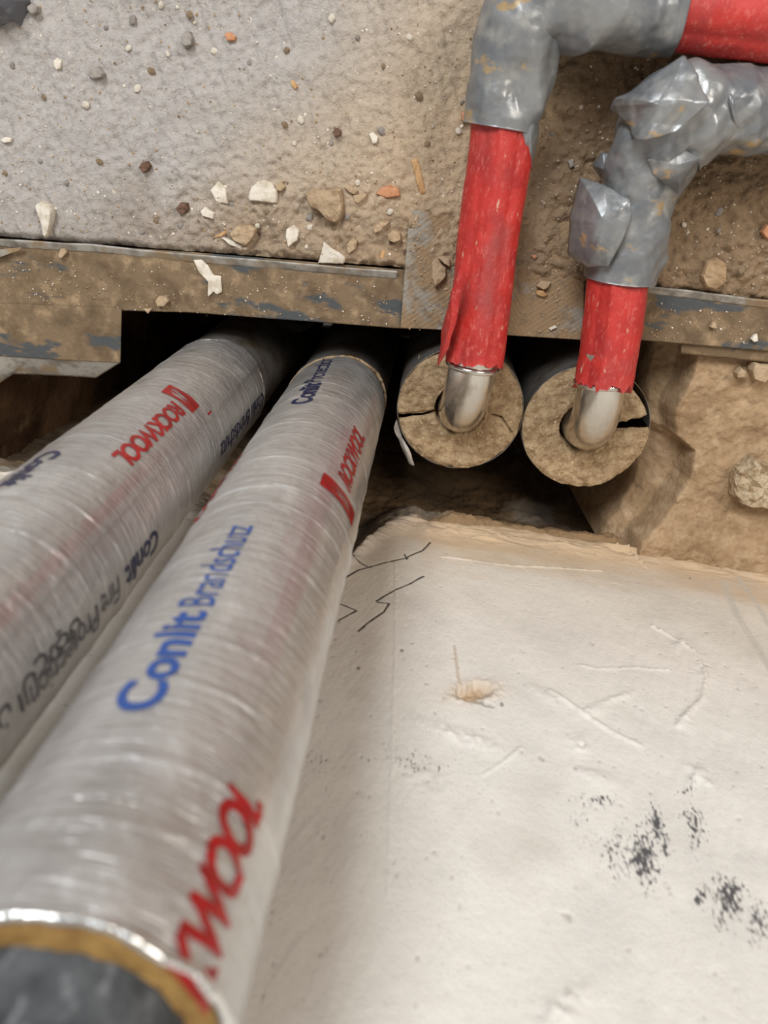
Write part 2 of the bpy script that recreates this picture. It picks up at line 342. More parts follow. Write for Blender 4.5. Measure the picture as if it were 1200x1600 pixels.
    o = mesh_obj('wall_plastered', np.stack([x, WY + h, z], -1), grid_faces(len(xs), len(zs))[:, ::-1], M['plaster'],
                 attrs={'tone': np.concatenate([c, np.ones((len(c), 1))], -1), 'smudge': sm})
    o['kind'] = 'structure'
def seg_dist(x, z, pts):
    d = np.full(len(x), 9.0)
    for a, b_ in zip(pts[:-1], pts[1:]):
        ax, az, bx, bz = a[0], a[2], b_[0], b_[2]; dx, dz = bx - ax, bz - az
        t = np.clip(((x - ax) * dx + (z - az) * dz) / (dx * dx + dz * dz + 1e-12), 0, 1)
        d = np.minimum(d, np.hypot(x - ax - t * dx, z - az - t * dz))
    return d
build_wall()

def rough_sheet(name, o, u, v, nu, nv, amp, mat, sc=20, kind=True):
    o, u, v = map(np.array, (o, u, v)); n = np.cross(u, v); n = n / np.linalg.norm(n)
    a, b_ = np.meshgrid(np.linspace(0, 1, nu), np.linspace(0, 1, nv), indexing='ij')
    p = o + a.ravel()[:, None] * u + b_.ravel()[:, None] * v
    p = p + n * (amp * fbm(p, sc, 5, .55))[:, None]
    r = mesh_obj(name, p, grid_faces(nu, nv), mat)
    if kind: r['kind'] = 'structure'
    return r
rough_sheet('wall_shaft_left', (-.30, -.32, -.75), (0, .30, 0), (0, 0, .745), 60, 150, .012, M['masonry'])
rough_sheet('wall_shaft_front', (-.32, -.035, -.75), (.75, 0, 0), (0, 0, .742), 180, 150, .008, M['masonry'])
rough_sheet('floor_shaft_bottom', (-.32, -.26, -.74), (.75, 0, 0), (0, .24, 0), 80, 30, .01, M['masonry'])

rough_sheet('floor_left_bed', (-1.2, -.26, -.004), (.90, 0, 0), (0, .23, 0), 120, 50, .006, M['masonry'])
# mortar bed right of the shaft
BND = [P(*p) for p in ((1055, 520), (1052, 560), (1040, 620), (1030, 680), (1030, 730), (1012, 790), (980, 830), (960, 850))]
PLT = [P(*p) for p in ((1095, 520), (1092, 560), (1086, 600), (1060, 650), (1062, 690), (1090, 715), (1080, 760), (1040, 820), (1000, 850))]
def bnd(y, B): 
    a = sorted([(p[1], p[0]) for p in B]); return np.interp(y, [q[0] for q in a], [q[1] for q in a])
def build_bed():
    xs = np.concatenate([np.linspace(.10, .34, 330), np.linspace(.345, 1.2, 40)]); ys = np.linspace(-.232, -.030, 250)
    X, Y = np.meshgrid(xs, ys, indexing='ij'); x = X.ravel(); y = Y.ravel(); p = np.stack([x, y, 0 * x], -1)
    n = fbm(p, 60, 4, .6)
    w = fbm(p, 30, 4, .6, seed=4)
    d1 = x - bnd(y, BND) + .005 * fbm(p, 24, 3, .45, seed=3); d2 = x - bnd(y, PLT) + .003 * w
    z = -.012 + .0025 * fbm(p, 24, 4) + .0024 * fbm(p, 130, 4, .65, seed=2) + .0018 * fbm(p, 60, 3, ridged=True, seed=5) * .8
    z -= .022 * sstep(.003, -.004, d2) + .02 * sstep(.0, -.03, d2)
    z -= .22 * sstep(.002, -.020, d1) + .5 * sstep(-.012, -.03, d1)
    z += .010 * sstep(-.185, -.22, y)
    o = mesh_obj('floor_mortar_bed', np.stack([x, y, z], -1), grid_faces(len(xs), len(ys)), M['mud']); o['kind'] = 'structure'
build_bed()

# ------------------------------------------------------------------ metal profiles
def ribbon_profile(name, top, bottom, z, mat, parent=None, t=.0008, grid=None, zb=None, nu=60, nv=16, emboss=0.0):
    """sheet between two pixel polylines lying at height z (top edge) and zb (bottom edge)"""
    zb = z if zb is None else zb
    def samp(poly, zz, n):
        w = np.array([P(a, b_, zz) for a, b_ in poly]); d = np.r_[0, np.cumsum(np.linalg.norm(np.diff(w, axis=0), axis=1))]
        s = np.linspace(0, d[-1], n); return np.stack([np.interp(s, d, w[:, k]) for k in range(3)], -1)
    A = samp(top, z, nu); B = samp(bottom, zb, nu); v = np.linspace(0, 1, nv)
    p = (A[:, None] * (1 - v)[None, :, None] + B[:, None] * v[None, :, None]).reshape(-1, 3)
    if emboss:
        e = np.sin(p[:, 0] * 2 * math.pi / .0035) * np.sin((p[:, 1] + p[:, 0] * .1) * 2 * math.pi / .0035)
        p[:, 2] += emboss * np.clip(e * 1.5, -1, 1)
    else:
        p[:, 2] += .0006 * fbm(p, 25, 3) + .00045 * fbm(p, 180, 4, .6)
    o = mesh_obj(name, p, grid_faces(nu, nv), mat); solidify(o, t)
    if parent: adopt(o, parent)
    return o
pr = thing('edge_profile', 'long galvanised steel edge profile with dried mud, notched left end, above two foil pipes', 'metal profile', tuple(P(300, 440, .0)))
ribbon_profile('web', [(-60, 370), (0, 374), (300, 394), (640, 422)], [(-60, 478), (0, 480), (300, 488), (640, 514)], .001, M['zinc'], pr, nu=300, nv=40)
ribbon_profile('corner_plate', [(-60, 470), (0, 474), (190, 482)], [(-60, 560), (0, 556), (60, 560), (188, 567)], .0022, M['zinc'], pr, nu=110, nv=50)
ribbon_profile('folded_edge', [(-60, 556), (0, 553), (60, 557), (188, 566)], [(-60, 640), (20, 584), (60, 585), (150, 590)], .002, M['zinc_bare'], pr, zb=-.006, nu=60, nv=12)
def lip(name, top, zz, h, lean, mat, parent):
    h, lean = .0028, .0048
    w = np.array([P(a, b_, zz) for a, b_ in top]); n = 200; d = np.r_[0, np.cumsum(np.linalg.norm(np.diff(w, axis=0), axis=1))]
    s = np.linspace(0, d[-1], n); A = np.stack([np.interp(s, d, w[:, k]) for k in range(3)], -1)
    B = A + np.array([0, lean, h]); B[:, 1] += .0010 * fbm(B, 30, 3); B[:, 2] += .0006 * fbm(B, 200, 3)
    v = np.linspace(0, 1, 6)
    p = (A[:, None] * (1 - v)[None, :, None] + B[:, None] * v[None, :, None]).reshape(-1, 3)
    o = mesh_obj(name, p, grid_faces(n, 6), mat); solidify(o, .0008); adopt(o, parent)
lip('upturned_lip', [(-60, 380), (0, 386), (150, 394), (300, 410), (450, 422), (620, 436)], .001, .006, .0035, M['zinc_bare'], pr)
tab = thing('loose_sheet_strip', 'pale galvanised sheet end poking in at the left edge beside the muddy profile', 'metal strip', tuple(P(20, 400, .003)))
ribbon_profile('strip', [(-60, 388), (0, 390), (35, 386)], [(-60, 430), (0, 402), (33, 390)], .0045, M['zinc_grid'], tab, nu=30, nv=10)
t2 = thing('bent_sheet_strip', 'blue-grey bent sheet strip under the notched left plate', 'metal strip', tuple(P(20, 575, -.012)))
ribbon_profile('strip', [(-80, 560), (0, 556), (64, 560)], [(-80, 640), (0, 594), (58, 566)], -.010, M['zinc_bare'], t2, nu=40, nv=14)
pc = thing('joint_plate', 'embossed galvanised joint plate under the long red sleeve', 'metal plate', tuple(P(770, 430, .003)))
ribbon_profile('plate', [(640, 328), (720, 334), (820, 341), (912, 348)], [(626, 512), (690, 515), (800, 524), (912, 531)], .0035, M['zinc_grid'], pc, nu=220, nv=150, emboss=.00012)
pr2 = thing('edge_profile', 'right-hand galvanised edge profile running from behind the short red sleeve', 'metal profile', tuple(P(1100, 500, .0)))
ribbon_profile('web', [(890, 438), (1010, 446), (1200, 470), (1300, 484)], [(890, 526), (1000, 531), (1200, 548), (1300, 556)], .001, M['zinc'], pr2, nu=220, nv=40)
lip('upturned_lip', [(1008, 458), (1060, 464), (1200, 482), (1300, 496)], .001, .006, .003, M['zinc_bare'], pr2)
ribbon_profile('lower_flange', [(1064, 524), (1200, 538), (1300, 548)], [(1064, 552), (1200, 566), (1300, 576)], .0, M['zinc'], pr2, nu=100, nv=10, zb=-.004)

# ------------------------------------------------------------------ tube sweeps
def catmull(pts, n):
    pts = [np.array(p, float) for p in pts]; q = [2 * pts[0] - pts[1]] + pts + [2 * pts[-1] - pts[-2]]; out = []
    for i in range(1, len(q) - 2):
        for k in range(n):
            t = k / n; a, b_, c_, d = q[i - 1:i + 3]
            out.append(.5 * (2 * b_ + (c_ - a) * t + (2 * a - 5 * b_ + 4 * c_ - d) * t * t + (3 * b_ - a - 3 * c_ + d) * t ** 3))
    out.append(pts[-1]); return np.array(out)
def resample(w, step):
    d = np.r_[0, np.cumsum(np.linalg.norm(np.diff(w, axis=0), axis=1))]; n = max(3, int(d[-1] / step)); s = np.linspace(0, d[-1], n)
    return np.stack([np.interp(s, d, w[:, k]) for k in range(w.shape[1])], -1), s
def frames(w):
    t = np.gradient(w, axis=0); t /= np.linalg.norm(t, axis=1)[:, None]
    ref = np.array([0, 0, 1.]) if abs(t[0][2]) < .8 else np.array([1., 0, 0])
    n = np.zeros_like(w); v = ref - t[0] * (ref @ t[0]); v /= np.linalg.norm(v)
    for i in range(len(w)):
        v = v - t[i] * (v @ t[i]); v /= np.linalg.norm(v); n[i] = v
    return t, n, np.cross(t, n)
def tube(name, path, rad, mat, parent, disp=None, nt_=72, step=.0012, wall=None, ends=True, end_jag=0.0):
    """path m x 3 polyline; rad scalar or function(s/L); disp(p, s, th) radial offset; wall: hollow with this thickness"""
    w, s = resample(np.asarray(path), step); t, n, b_ = frames(w); th = np.linspace(0, 2 * math.pi, nt_, endpoint=False)
    Lm = s[-1]; r = np.array([rad(a / Lm) for a in s]) if callable(rad) else np.full(len(s), rad)
    dirs = n[:, None] * np.cos(th)[None, :, None] + b_[:, None] * np.sin(th)[None, :, None]
    base = w[:, None] + dirs * r[:, None, None]
    S = np.repeat(s[:, None], nt_, 1); T = np.repeat(th[None], len(s), 0)
    off = disp(base.reshape(-1, 3), S.ravel(), T.ravel()).reshape(S.shape) if disp else np.zeros_like(S)
    if end_jag:
        e = np.stack([np.cos(th) * 3, np.sin(th) * 3, 0 * th], -1); j = fbm(e, 2.2, 4, .6, seed=len(name)) * end_jag
        k = sstep(Lm * .75, Lm, S); base = base + t[:, None] * (k * j[None])[..., None]
    out = base + dirs * off[..., None]
    ns = len(s); V = [out.reshape(-1, 3)]
    idx = np.arange(ns * nt_).reshape(ns, nt_)
    F = [np.stack([idx[:-1], idx[1:], np.roll(idx[1:], -1, 1), np.roll(idx[:-1], -1, 1)], -1).reshape(-1, 4)[:, ::-1]]
    if wall:
        inn = base + dirs * (off - wall)[..., None]; V.append(inn.reshape(-1, 3)); F.append(F[0][:, ::-1] + ns * nt_)
        for e in (0, ns - 1):
            a = idx[e]; c_ = a + ns * nt_; q = np.stack([a, np.roll(a, -1), np.roll(c_, -1), c_], -1); F.append(q if e == 0 else q[:, ::-1])
    o = mesh_obj(name, np.concatenate(V), np.concatenate(F), mat)
    if parent: adopt(o, parent)
    return o
def vert(x, y, z0, z1): return np.array([[x, y, z0], [x, y, z1]])

# ------------------------------------------------------------------ foil-wrapped pipes
RF = .032
class FoilPipe:
    def __init__(s, A, zt, zb, creases, seed, label, ridge=None, pinks=()):
        s.A = np.array(A); s.seed = seed; s.creases = creases; s.ridge = ridge; s.n = -s.A / np.hypot(*s.A); s.t = np.array([-s.n[1], s.n[0]])
        s.root = thing('insulated_pipe', label, 'insulated pipe', (A[0], A[1], -.7))
        nz_ = int((min(zt, .39) - zb) / .0007); nt_ = 240; th = np.linspace(-180, 180, nt_, endpoint=False)
        zz = np.linspace(min(zt, .39), zb, nz_)
        if zt > .5: zz = np.concatenate([np.linspace(zt, .392, 80), zz]); nz_ += 80
        T, Z = np.meshgrid(th, zz, indexing='ij'); T = T.ravel(); Z = Z.ravel()
        top_j = .0015 * fbm(np.stack([np.cos(np.radians(T)) * 4, np.sin(np.radians(T)) * 4, 0 * T], -1), 1.5, 4)
        Zj = Z + top_j * sstep(zt - .01, zt, Z)
        p = s.pt(T, Zj, 0.0)
        pink = np.zeros_like(T)
        for (a, w_, z0, z1, am) in pinks:
            pink = np.maximum(pink, am * sstep(w_ * 1.15, w_ * .8, np.abs(T - a)) * sstep(z0 - .02, z0 + .02, Z) * sstep(z1 + .02, z1 - .02, Z) * (.65 + .5 * fbm(p, 60, 3, seed=2)))
        brown_mix = .30 * sstep(.14, .0, Z) * (.8 + .4 * fbm(p, 50, 4)) + .25 * sstep(.1, .6, fbm(p, 30, 4, seed=6))  # browner towards the foot, plus random brown patches
        o = mesh_obj('foil_jacket', p, grid_faces(nt_, nz_, True)[:, ::-1], M['foil'], attrs={'pink': np.clip(pink, 0, 1), 'brown_mix': np.clip(brown_mix, 0, .8)})
        solidify(o, .0002); adopt(o, s.root); s.jacket = o
    def r(s, T, Z):
        a = np.radians(T); q = np.stack([np.cos(a) * RF, np.sin(a) * RF, Z], -1)
        d = .0007 * fbm(q, 26, 3, seed=s.seed) + .00030 * fbm(q * np.array([1, 1, 3.2]), 90, 3, .6, ridged=True, seed=s.seed + 1)
        d += .00010 * fbm(q * np.array([.35, .35, 6]), 130, 3, .6, ridged=True, seed=s.seed + 3)
        for (zc, am, ph, wob) in s.creases:
            zz = zc + wob * np.sin(a * 1.0 + ph) + .0012 * fbm(q * np.array([1, 1, 0]), 60, 2, seed=zc * 40)
            d += am * np.exp(-((Z - zz) / .0008) ** 2)
        if s.ridge is not None:
            d += .0006 * sstep(s.ridge - .6, s.ridge + .6, T) * sstep(s.ridge + 60, s.ridge + 10, T)
        return RF + d
    def pt(s, T, Z, lift):
        a = np.radians(T); R = s.r(T, Z) + lift
        xy = s.A[None] + R[:, None] * (np.cos(a)[:, None] * s.n[None] + np.sin(a)[:, None] * s.t[None])
        return np.stack([xy[:, 0], xy[:, 1], Z], -1)
    def wrap(s, name, me2d, z0, dz, thc, up, mat):
        """me2d: bmesh in metres, x along text, y up, centred in y; z0 start, dz direction (+1/-1), thc centre angle, up: sign of theta for letter tops"""
        bm = me2d
        xs = [v.co.x for v in bm.verts]; ys = [v.co.y for v in bm.verts]
        for lo, hi, n in ((min(xs), max(xs), (1, 0, 0)), (min(ys), max(ys), (0, 1, 0))):
            k = max(2, int((hi - lo) / .0008))
            for i in range(1, k):
                c_ = lo + (hi - lo) * i / k
                bmesh.ops.bisect_plane(bm, geom=bm.verts[:] + bm.edges[:] + bm.faces[:], plane_co=(c_ if n[0] else 0, c_ if n[1] else 0, 0), plane_no=n)
        V = np.array([v.co[:] for v in bm.verts]); T = thc + up * np.degrees(V[:, 1] / RF); Z = z0 + dz * V[:, 0]
        V3 = s.pt(T, Z, .00042)
        bm.verts.index_update(); F = [[v.index for v in f.verts] for f in bm.faces]; bm.free()
        # orient outwards
        a, b_, c_ = V3[F[0][0]], V3[F[0][1]], V3[F[0][2]]; nn = np.cross(b_ - a, c_ - a); cen = (a - np.array([s.A[0], s.A[1], a[2]]))
        if nn @ cen < 0: F = [f[::-1] for f in F]
        o = mesh_obj(name, V3, F, mat); adopt(o, s.root); o.parent = s.jacket; o.matrix_parent_inverse = Matrix.Translation(s.root.location).inverted() @ Matrix.Identity(4)
        o.matrix_parent_inverse = Matrix.Identity(4)
        return o
def text_bm(txt, width, height, bold=0.0, shear=0.0, spacing=1.0):
    cu = bpy.data.curves.new('lettering', 'FONT'); cu.body = txt; cu.size = 1; cu.offset = bold; cu.shear = shear; cu.space_character = spacing; cu.resolution_u = 4
    ob = bpy.data.objects.new('lettering', cu); COL.objects.link(ob)
    bpy.context.view_layer.update()
    me = bpy.data.meshes.new_from_object(ob.evaluated_get(bpy.context.evaluated_depsgraph_get()))
    bpy.data.objects.remove(ob); bpy.data.curves.remove(cu)
    bm = bmesh.new(); bm.from_mesh(me); bpy.data.meshes.remove(me)
    bmesh.ops.remove_doubles(bm, verts=bm.verts, dist=1e-5)
    xs = [v.co.x for v in bm.verts]; ys = [v.co.y for v in bm.verts]
    if not xs: return None
    x0, x1, y0, y1 = min(xs), max(xs), min(ys), max(ys)
    for v in bm.verts: v.co = ((v.co.x - x0) / (x1 - x0) * width, ((v.co.y - y0) / (y1 - y0) - .5) * height, 0)
    return bm
def logo_bm(w, h, slant):
    """filled slanted box with two thin leaf shapes left open"""
    out = [(0, 0), (1, 0), (1, 1), (0, 1)]
    h1 = [(.24, .14), (.50, .80), (.56, .52), (.34, .10)]
    h2 = [(.50, .12), (.60, .50), (.78, .86), (.72, .30)]
    cu = bpy.data.curves.new('emblem', 'CURVE'); cu.dimensions = '2D'; cu.fill_mode = 'BOTH'
    for pl in (out, h1, h2):
        sp = cu.splines.new('POLY'); sp.points.add(len(pl) - 1); sp.use_cyclic_u = True
        for q, (a, b_) in zip(sp.points, pl): q.co = (a * w + slant * (b_ - .5) * h, (b_ - .5) * h, 0, 1)
    ob = bpy.data.objects.new('emblem', cu); COL.objects.link(ob); bpy.context.view_layer.update()
    me = bpy.data.meshes.new_from_object(ob.evaluated_get(bpy.context.evaluated_depsgraph_get()))
    bpy.data.objects.remove(ob); bm = bmesh.new(); bm.from_mesh(me); bpy.data.meshes.remove(me)
    for v in bm.verts: v.co.z = 0
    bmesh.ops.remove_doubles(bm, verts=bm.verts, dist=1e-6)
    return bm

A1 = (-.1218, -.1536); A2 = (-.0432, -.1536)
p2 = FoilPipe(A2, .382, -.012, [(.213, .00045, .6, .004), (.197, .0006, .3, .006), (.166, .0004, 1, .004), (.12, .0004, .4, .004), (.075, .0003, 0, .006), (.05, .0004, 0, .008), (.14, .0003, 0, .003), (.25, .00035, .5, .006), (.30, .0003, .2, .003), (.345, .0005, .1, .003), (.36, .0004, .4, .002), (.318, .0003, .4, .002)], 3,
    'foil-wrapped pipe insulation nearest the lens, cut open showing grey inner pipe', pinks=((-20, 6, .10, .30, .30), (-40, 5, .02, .12, .3)))
p1 = FoilPipe(A1, .800, -.004, [(.04, .0004, .3, .006), (.02, .0003, 0, .004), (.16, .0003, 0, .004), (.175, .0004, .6, .005), (.21, .0003, .5, .004), (.235, .0004, .2, .005), (.26, .0004, .5, .004), (.285, .0003, .3, .004)], 8,
    'foil-wrapped pipe insulation at the far left, printing upside down, entering frame from left edge', ridge=-14, pinks=((-4, 4, .16, .40, .38),))
p2.wrap('blue_lettering', text_bm('Conlit', .042, .0115, .028), .332, -1, 27, 1, M['blue_print'])
p2.wrap('blue_lettering', text_bm('Brandschutz', .050, .0105, .0), .287, -1, 25.5, 1, M['blue_print'])
p2.wrap('red_lettering', text_bm('KWOOL', .046, .0118, .035, .25, .86), .386, -1, -31, 1, M['red_print'])
p2.wrap('red_lettering', text_bm('ROCKWOOL', .071, .0100, .035, .3, .86), .166, -1, -32, 1, M['red_print'])
p2.wrap('red_emblem', logo_bm(.0125, .0235, -.05), .1845, -1, -33, 1, M['red_print'])
p2.wrap('blue_lettering', text_bm('Conlit', .040, .0115, .03), .0945, -1, 32, 1, M['navy_print'])
p2.wrap('blue_lettering', text_bm('Protection', .055, .0105, .0), .051, -1, 33, 1, M['navy_print'])
p2.wrap('red_lettering', text_bm('ROCKWOOL', .071, .0100, .035, .3, .86), .215, -1, 77, 1, M['red_print'])
p1.wrap('red_emblem', logo_bm(.0125, .0185, .25), .1045, 1, 16, -1, M['red_print'])
p1.wrap('red_lettering', text_bm('ROCKWOOL', .074, .0092, .035, .3, .86), .121, 1, 11, -1, M['red_print'])
p1.wrap('red_tick', text_bm('-', .0065, .0009), .100, 1, -11, -1, M['red_print'])
p1.wrap('blue_lettering', text_bm('Conlit', .036, .0095, .03), .199, 1, 56, -1, M['navy_print'])
p1.wrap('blue_lettering', text_bm('Conlit', .034, .0100, .025), .200, 1, -51, -1, M['navy_print'])
p1.wrap('grey_lettering', text_bm('Fire Protection', .062, .0100, .0), .240, 1, -50, -1, M['grey_print'])
p1.wrap('navy_lettering', text_bm('Conlit Brandschutz', .10, .0095, .0), .005, 1, -50, -1, M['navy_print'])
_ab = text_bm('\u0642\u064a\u0631\u062d\u0644\u0627 \u0646\u0645 \u0629\u064a\u0627\u0645\u062d', .085, .0098, .01)
if _ab: p1.wrap('black_lettering', _ab, .270, 1, -41, -1, M['black_print'])

def core(pipe, zt, zb, r_in, mat, name):
    """hollow mineral-wool shell with rough cut end"""
    nt_ = 160; rs = np.concatenate([[RF - .0006] * 2, np.linspace(RF - .0006, r_in, 14), [r_in] * 2]); zz = np.concatenate([[zb, zt], [zt] * 14, [zt, zb]])
    th = np.linspace(0, 2 * math.pi, nt_, endpoint=False); T, K = np.meshgrid(th, np.arange(len(rs)), indexing='ij')
    R_ = rs[K].ravel(); Z = zz[K].ravel(); T = T.ravel(); p = np.stack([pipe.A[0] + R_ * np.cos(T), pipe.A[1] + R_ * np.sin(T), Z], -1)
    p[:, 2] += np.where(Z > zb + .001, .0011 * fbm(p, 120, 4, .6), 0)
    o = mesh_obj(name, p, grid_faces(nt_, len(rs), True)[:, ::-1], mat); adopt(o, pipe.root)
core(p2, .3825, .30, .0242, M['wool_clean'], 'wool_shell'); core(p1, .8005, .60, .0242, M['wool_clean'], 'wool_shell')
# bright crinkled foil rim at the near cut end
def rim(pipe, z, r0, name, mat, h=.004, amp=.0012, lab=None, tilt=(0, 0), wid=.0010):
    def dp(p, s_, th): return amp * fbm(p, 160, 3, .6, ridged=True)
    th = np.linspace(0, 2 * math.pi, 200); w = np.stack([pipe.A[0] + r0 * np.cos(th), pipe.A[1] + r0 * np.sin(th), z + tilt[0] * np.cos(th) + tilt[1] * np.sin(th) + h * fbm(np.stack([np.cos(th) * 3, np.sin(th) * 3, 0 * th], -1), 1.2, 4)], -1)
    return tube(name, w, wid, mat, pipe.root, disp=dp, nt_=8, step=.0008)
rim(p2, .382, .0323, 'foil_edge', M['clear_edge'], .002, .0005)
rim(p2, -.012, .0318, 'joint_tape', M['wool'], .004, .0006, tilt=(-.014, -.0), wid=.0008); rim(p1, .0, .0318, 'joint_tape', M['foil_plain'], .003, .0008, wid=.0008)
def fl(p, s_, th): return .0006 * fbm(p, 30, 3) + .00035 * fbm(p * np.array([1, 1, 5]), 60, 3, ridged=True)
for pp in (p1, p2):
    tube('lower_insulation', vert(pp.A[0], pp.A[1], -.7, .002), .0309, M['foil_plain'], pp.root, disp=fl, nt_=96, step=.002)
tube('inner_pipe', vert(A2[0], A2[1], .25, .95), .0232, M['felt'], p2.root, disp=lambda p, s_, t_: .0010 * fbm(p, 45, 4), nt_=96, step=.0015)
tube('inner_pipe', vert(A1[0], A1[1], .55, .95), .0232, M['felt'], p1.root, disp=lambda p, s_, t_: .0010 * fbm(p, 45, 4), nt_=64, step=.003)

# deeper bare pipes behind, under the strip
for (qx, qy, r_, lab, m_) in ((-.003, -.096, .011, 'bare steel riser deep in the dark gap beside the cut wool ring', 'steel'), (-.084, -.108, .0145, 'shadowed foil riser deep between the two foil-wrapped pipes', 'foil_plain')):
    o = tube('riser_pipe', vert(0, 0, 0, .66), r_, M[m_], None, nt_=40, step=.02); o.location = (qx, qy, -.72)
    tag(o, lab, 'pipe')

# ------------------------------------------------------------------ pipes with red sleeves
def wool_ring(parent, c, zt, R, rin, a0, a1, zoff=0.0, name='wool_insulation', seed=0, tilt=(0, 0), cracks=()):
    """angular sector of an insulation shell seen from its cut end; a0..a1 in plan degrees"""
    na = int(abs(a1 - a0) / 1.2) + 2; th = np.radians(np.linspace(a0, a1, na)); rr = np.linspace(R, rin, 34)
    rs = np.concatenate([[R], rr, [rin]]); top = np.concatenate([[0], np.ones(34), [0]])
    T, K = np.meshgrid(th, np.arange(len(rs)), indexing='ij'); K = K.ravel(); T = T.ravel()
    R_ = rs[K] + np.where((K > 1) & (K < len(rs) - 2), 0, .0006) * fbm(np.stack([np.cos(T), np.sin(T), 0 * T], -1), 9, 3)
    p = np.stack([c[0] + R_ * np.cos(T), c[1] + R_ * np.sin(T), np.where(top[K] > 0, zt, -.55)], -1)
    tilt_z = tilt[0] * (p[:, 0] - c[0]) + tilt[1] * (p[:, 1] - c[1])
    edge = sstep(0, .0035, R - R_) * sstep(0, .003, R_ - rin)
    rough = .0022 * fbm(p, 70, 4, .6, seed=seed) + .0014 * fbm(p, 260, 3, .6, seed=seed + 1) - .0012 * (1 - edge)
    # frayed sector ends
    e_d = np.minimum(T - th[0], th[-1] - T) * R_ if abs(a1 - a0) < 359 else 1 + 0 * T
    p[:, 2] += np.where(top[K] > 0, rough + zoff + tilt_z - .003 * sstep(.002, 0, e_d), 0)
    for (qa, qb) in cracks:
        t_ = np.clip(((p[:, :2] - qa[:2]) @ (qb[:2] - qa[:2])) / ((qb[:2] - qa[:2]) @ (qb[:2] - qa[:2])), 0, 1)
        d = np.linalg.norm(p[:, :2] - qa[:2] - t_[:, None] * (qb[:2] - qa[:2]), axis=1); p[:, 2] -= np.where(top[K] > 0, .003 * sstep(.0009, .0003, d), 0)
    ang = p[:, :2] - np.array(c[:2]); jit = .0010 * fbm(p * np.array([1, 1, .3]), 160, 3)
    endm = sstep(.0015, 0, e_d); perp = np.stack([-np.sin(T), np.cos(T)], -1); p[:, :2] += perp * (jit * endm)[:, None]
    nK = len(rs); F = grid_faces(na, nK)
    faces = [list(map(int, f[::-1])) for f in F]
    if abs(a1 - a0) < 360:
        faces.append([i for i in range(nK)]); faces.append([(na - 1) * nK + i for i in range(nK)][::-1])
    o = mesh_obj(name, p, faces, M['wool']); adopt(o, parent); return o
def plan_ang(c, px, py, z): q = P(px, py, z); return math.degrees(math.atan2(q[1] - c[1], q[0] - c[0]))

def red_disp(seed, seam):
    def f(p, s_, th):
        poly = .0012 * np.abs(np.cos(3 * (th + seed)))
        d = .0005 * fbm(p, 60, 3, seed=seed) + .0003 * fbm(p * np.array([1, .4, 1]), 200, 3, ridged=True, seed=seed + 2)
        a = (th - seam + math.pi) % (2 * math.pi) - math.pi
        return poly + d + .0011 * np.exp(-(a / .09) ** 2) * (.6 + .6 * fbm(p * np.array([0, 1, 0]), 90, 3, seed=4))
    return f
def tape_disp(seed, amp):
    def f(p, s_, th):
        k = sstep(0, .012, s_); return amp * k * (.74 * crumple(p, 27, seed) + .20 * crumple(p, 64, seed + 3) + .03 * fbm(p, 160, 2, .6, ridged=True, seed=seed + 3))
    return f
def sheet(name, outline, centre, mat, parent, amp=.0012, rings=26, n=140, dome=0.0, sc=80, t=.0003):
    o_ = np.array([P(a, b_, z) for a, b_, z in outline]); o_ = np.concatenate([o_, o_[:1]])
    w, s_ = resample(o_, np.sum(np.linalg.norm(np.diff(o_, axis=0), axis=1)) / n); w = w[:-1]
    w = (w + np.roll(w, 1, 0) + np.roll(w, -1, 0)) / 3 + np.array([.0008, .0008, 0]) * fbm(w, 130, 3, seed=2)[:, None]
    c_ = P(*centre); m_ = len(w); k = np.linspace(0, 1, rings)
    p = (w[:, None] * (1 - k)[None, :, None] + c_[None, None] * k[None, :, None])
    kz = np.sin(k * math.pi / 2) ** .8; p[:, :, 2] = w[:, None, 2] * (1 - kz)[None] + c_[2] * kz[None]; p = p.reshape(-1, 3)
    p[:, 2] += amp * (.7 * crumple(p, sc * 1.1, len(outline)) + .3 * fbm(p, sc * 2, 2, .5, seed=3)) + dome * np.tile(1 - (1 - k) ** 2, m_)
    o = mesh_obj(name, p, grid_faces(m_, rings, True)[:, ::-1], mat); solidify(o, t)
    if parent: adopt(o, parent)
    return o

def red_pipe(label, ring_c, sleeve_px, elbow_px, tail_px, zs, seed, red_r=.0185):
    root = thing('heating_pipe', label, 'pipe', (ring_c[0], ring_c[1], -.55))
    return root

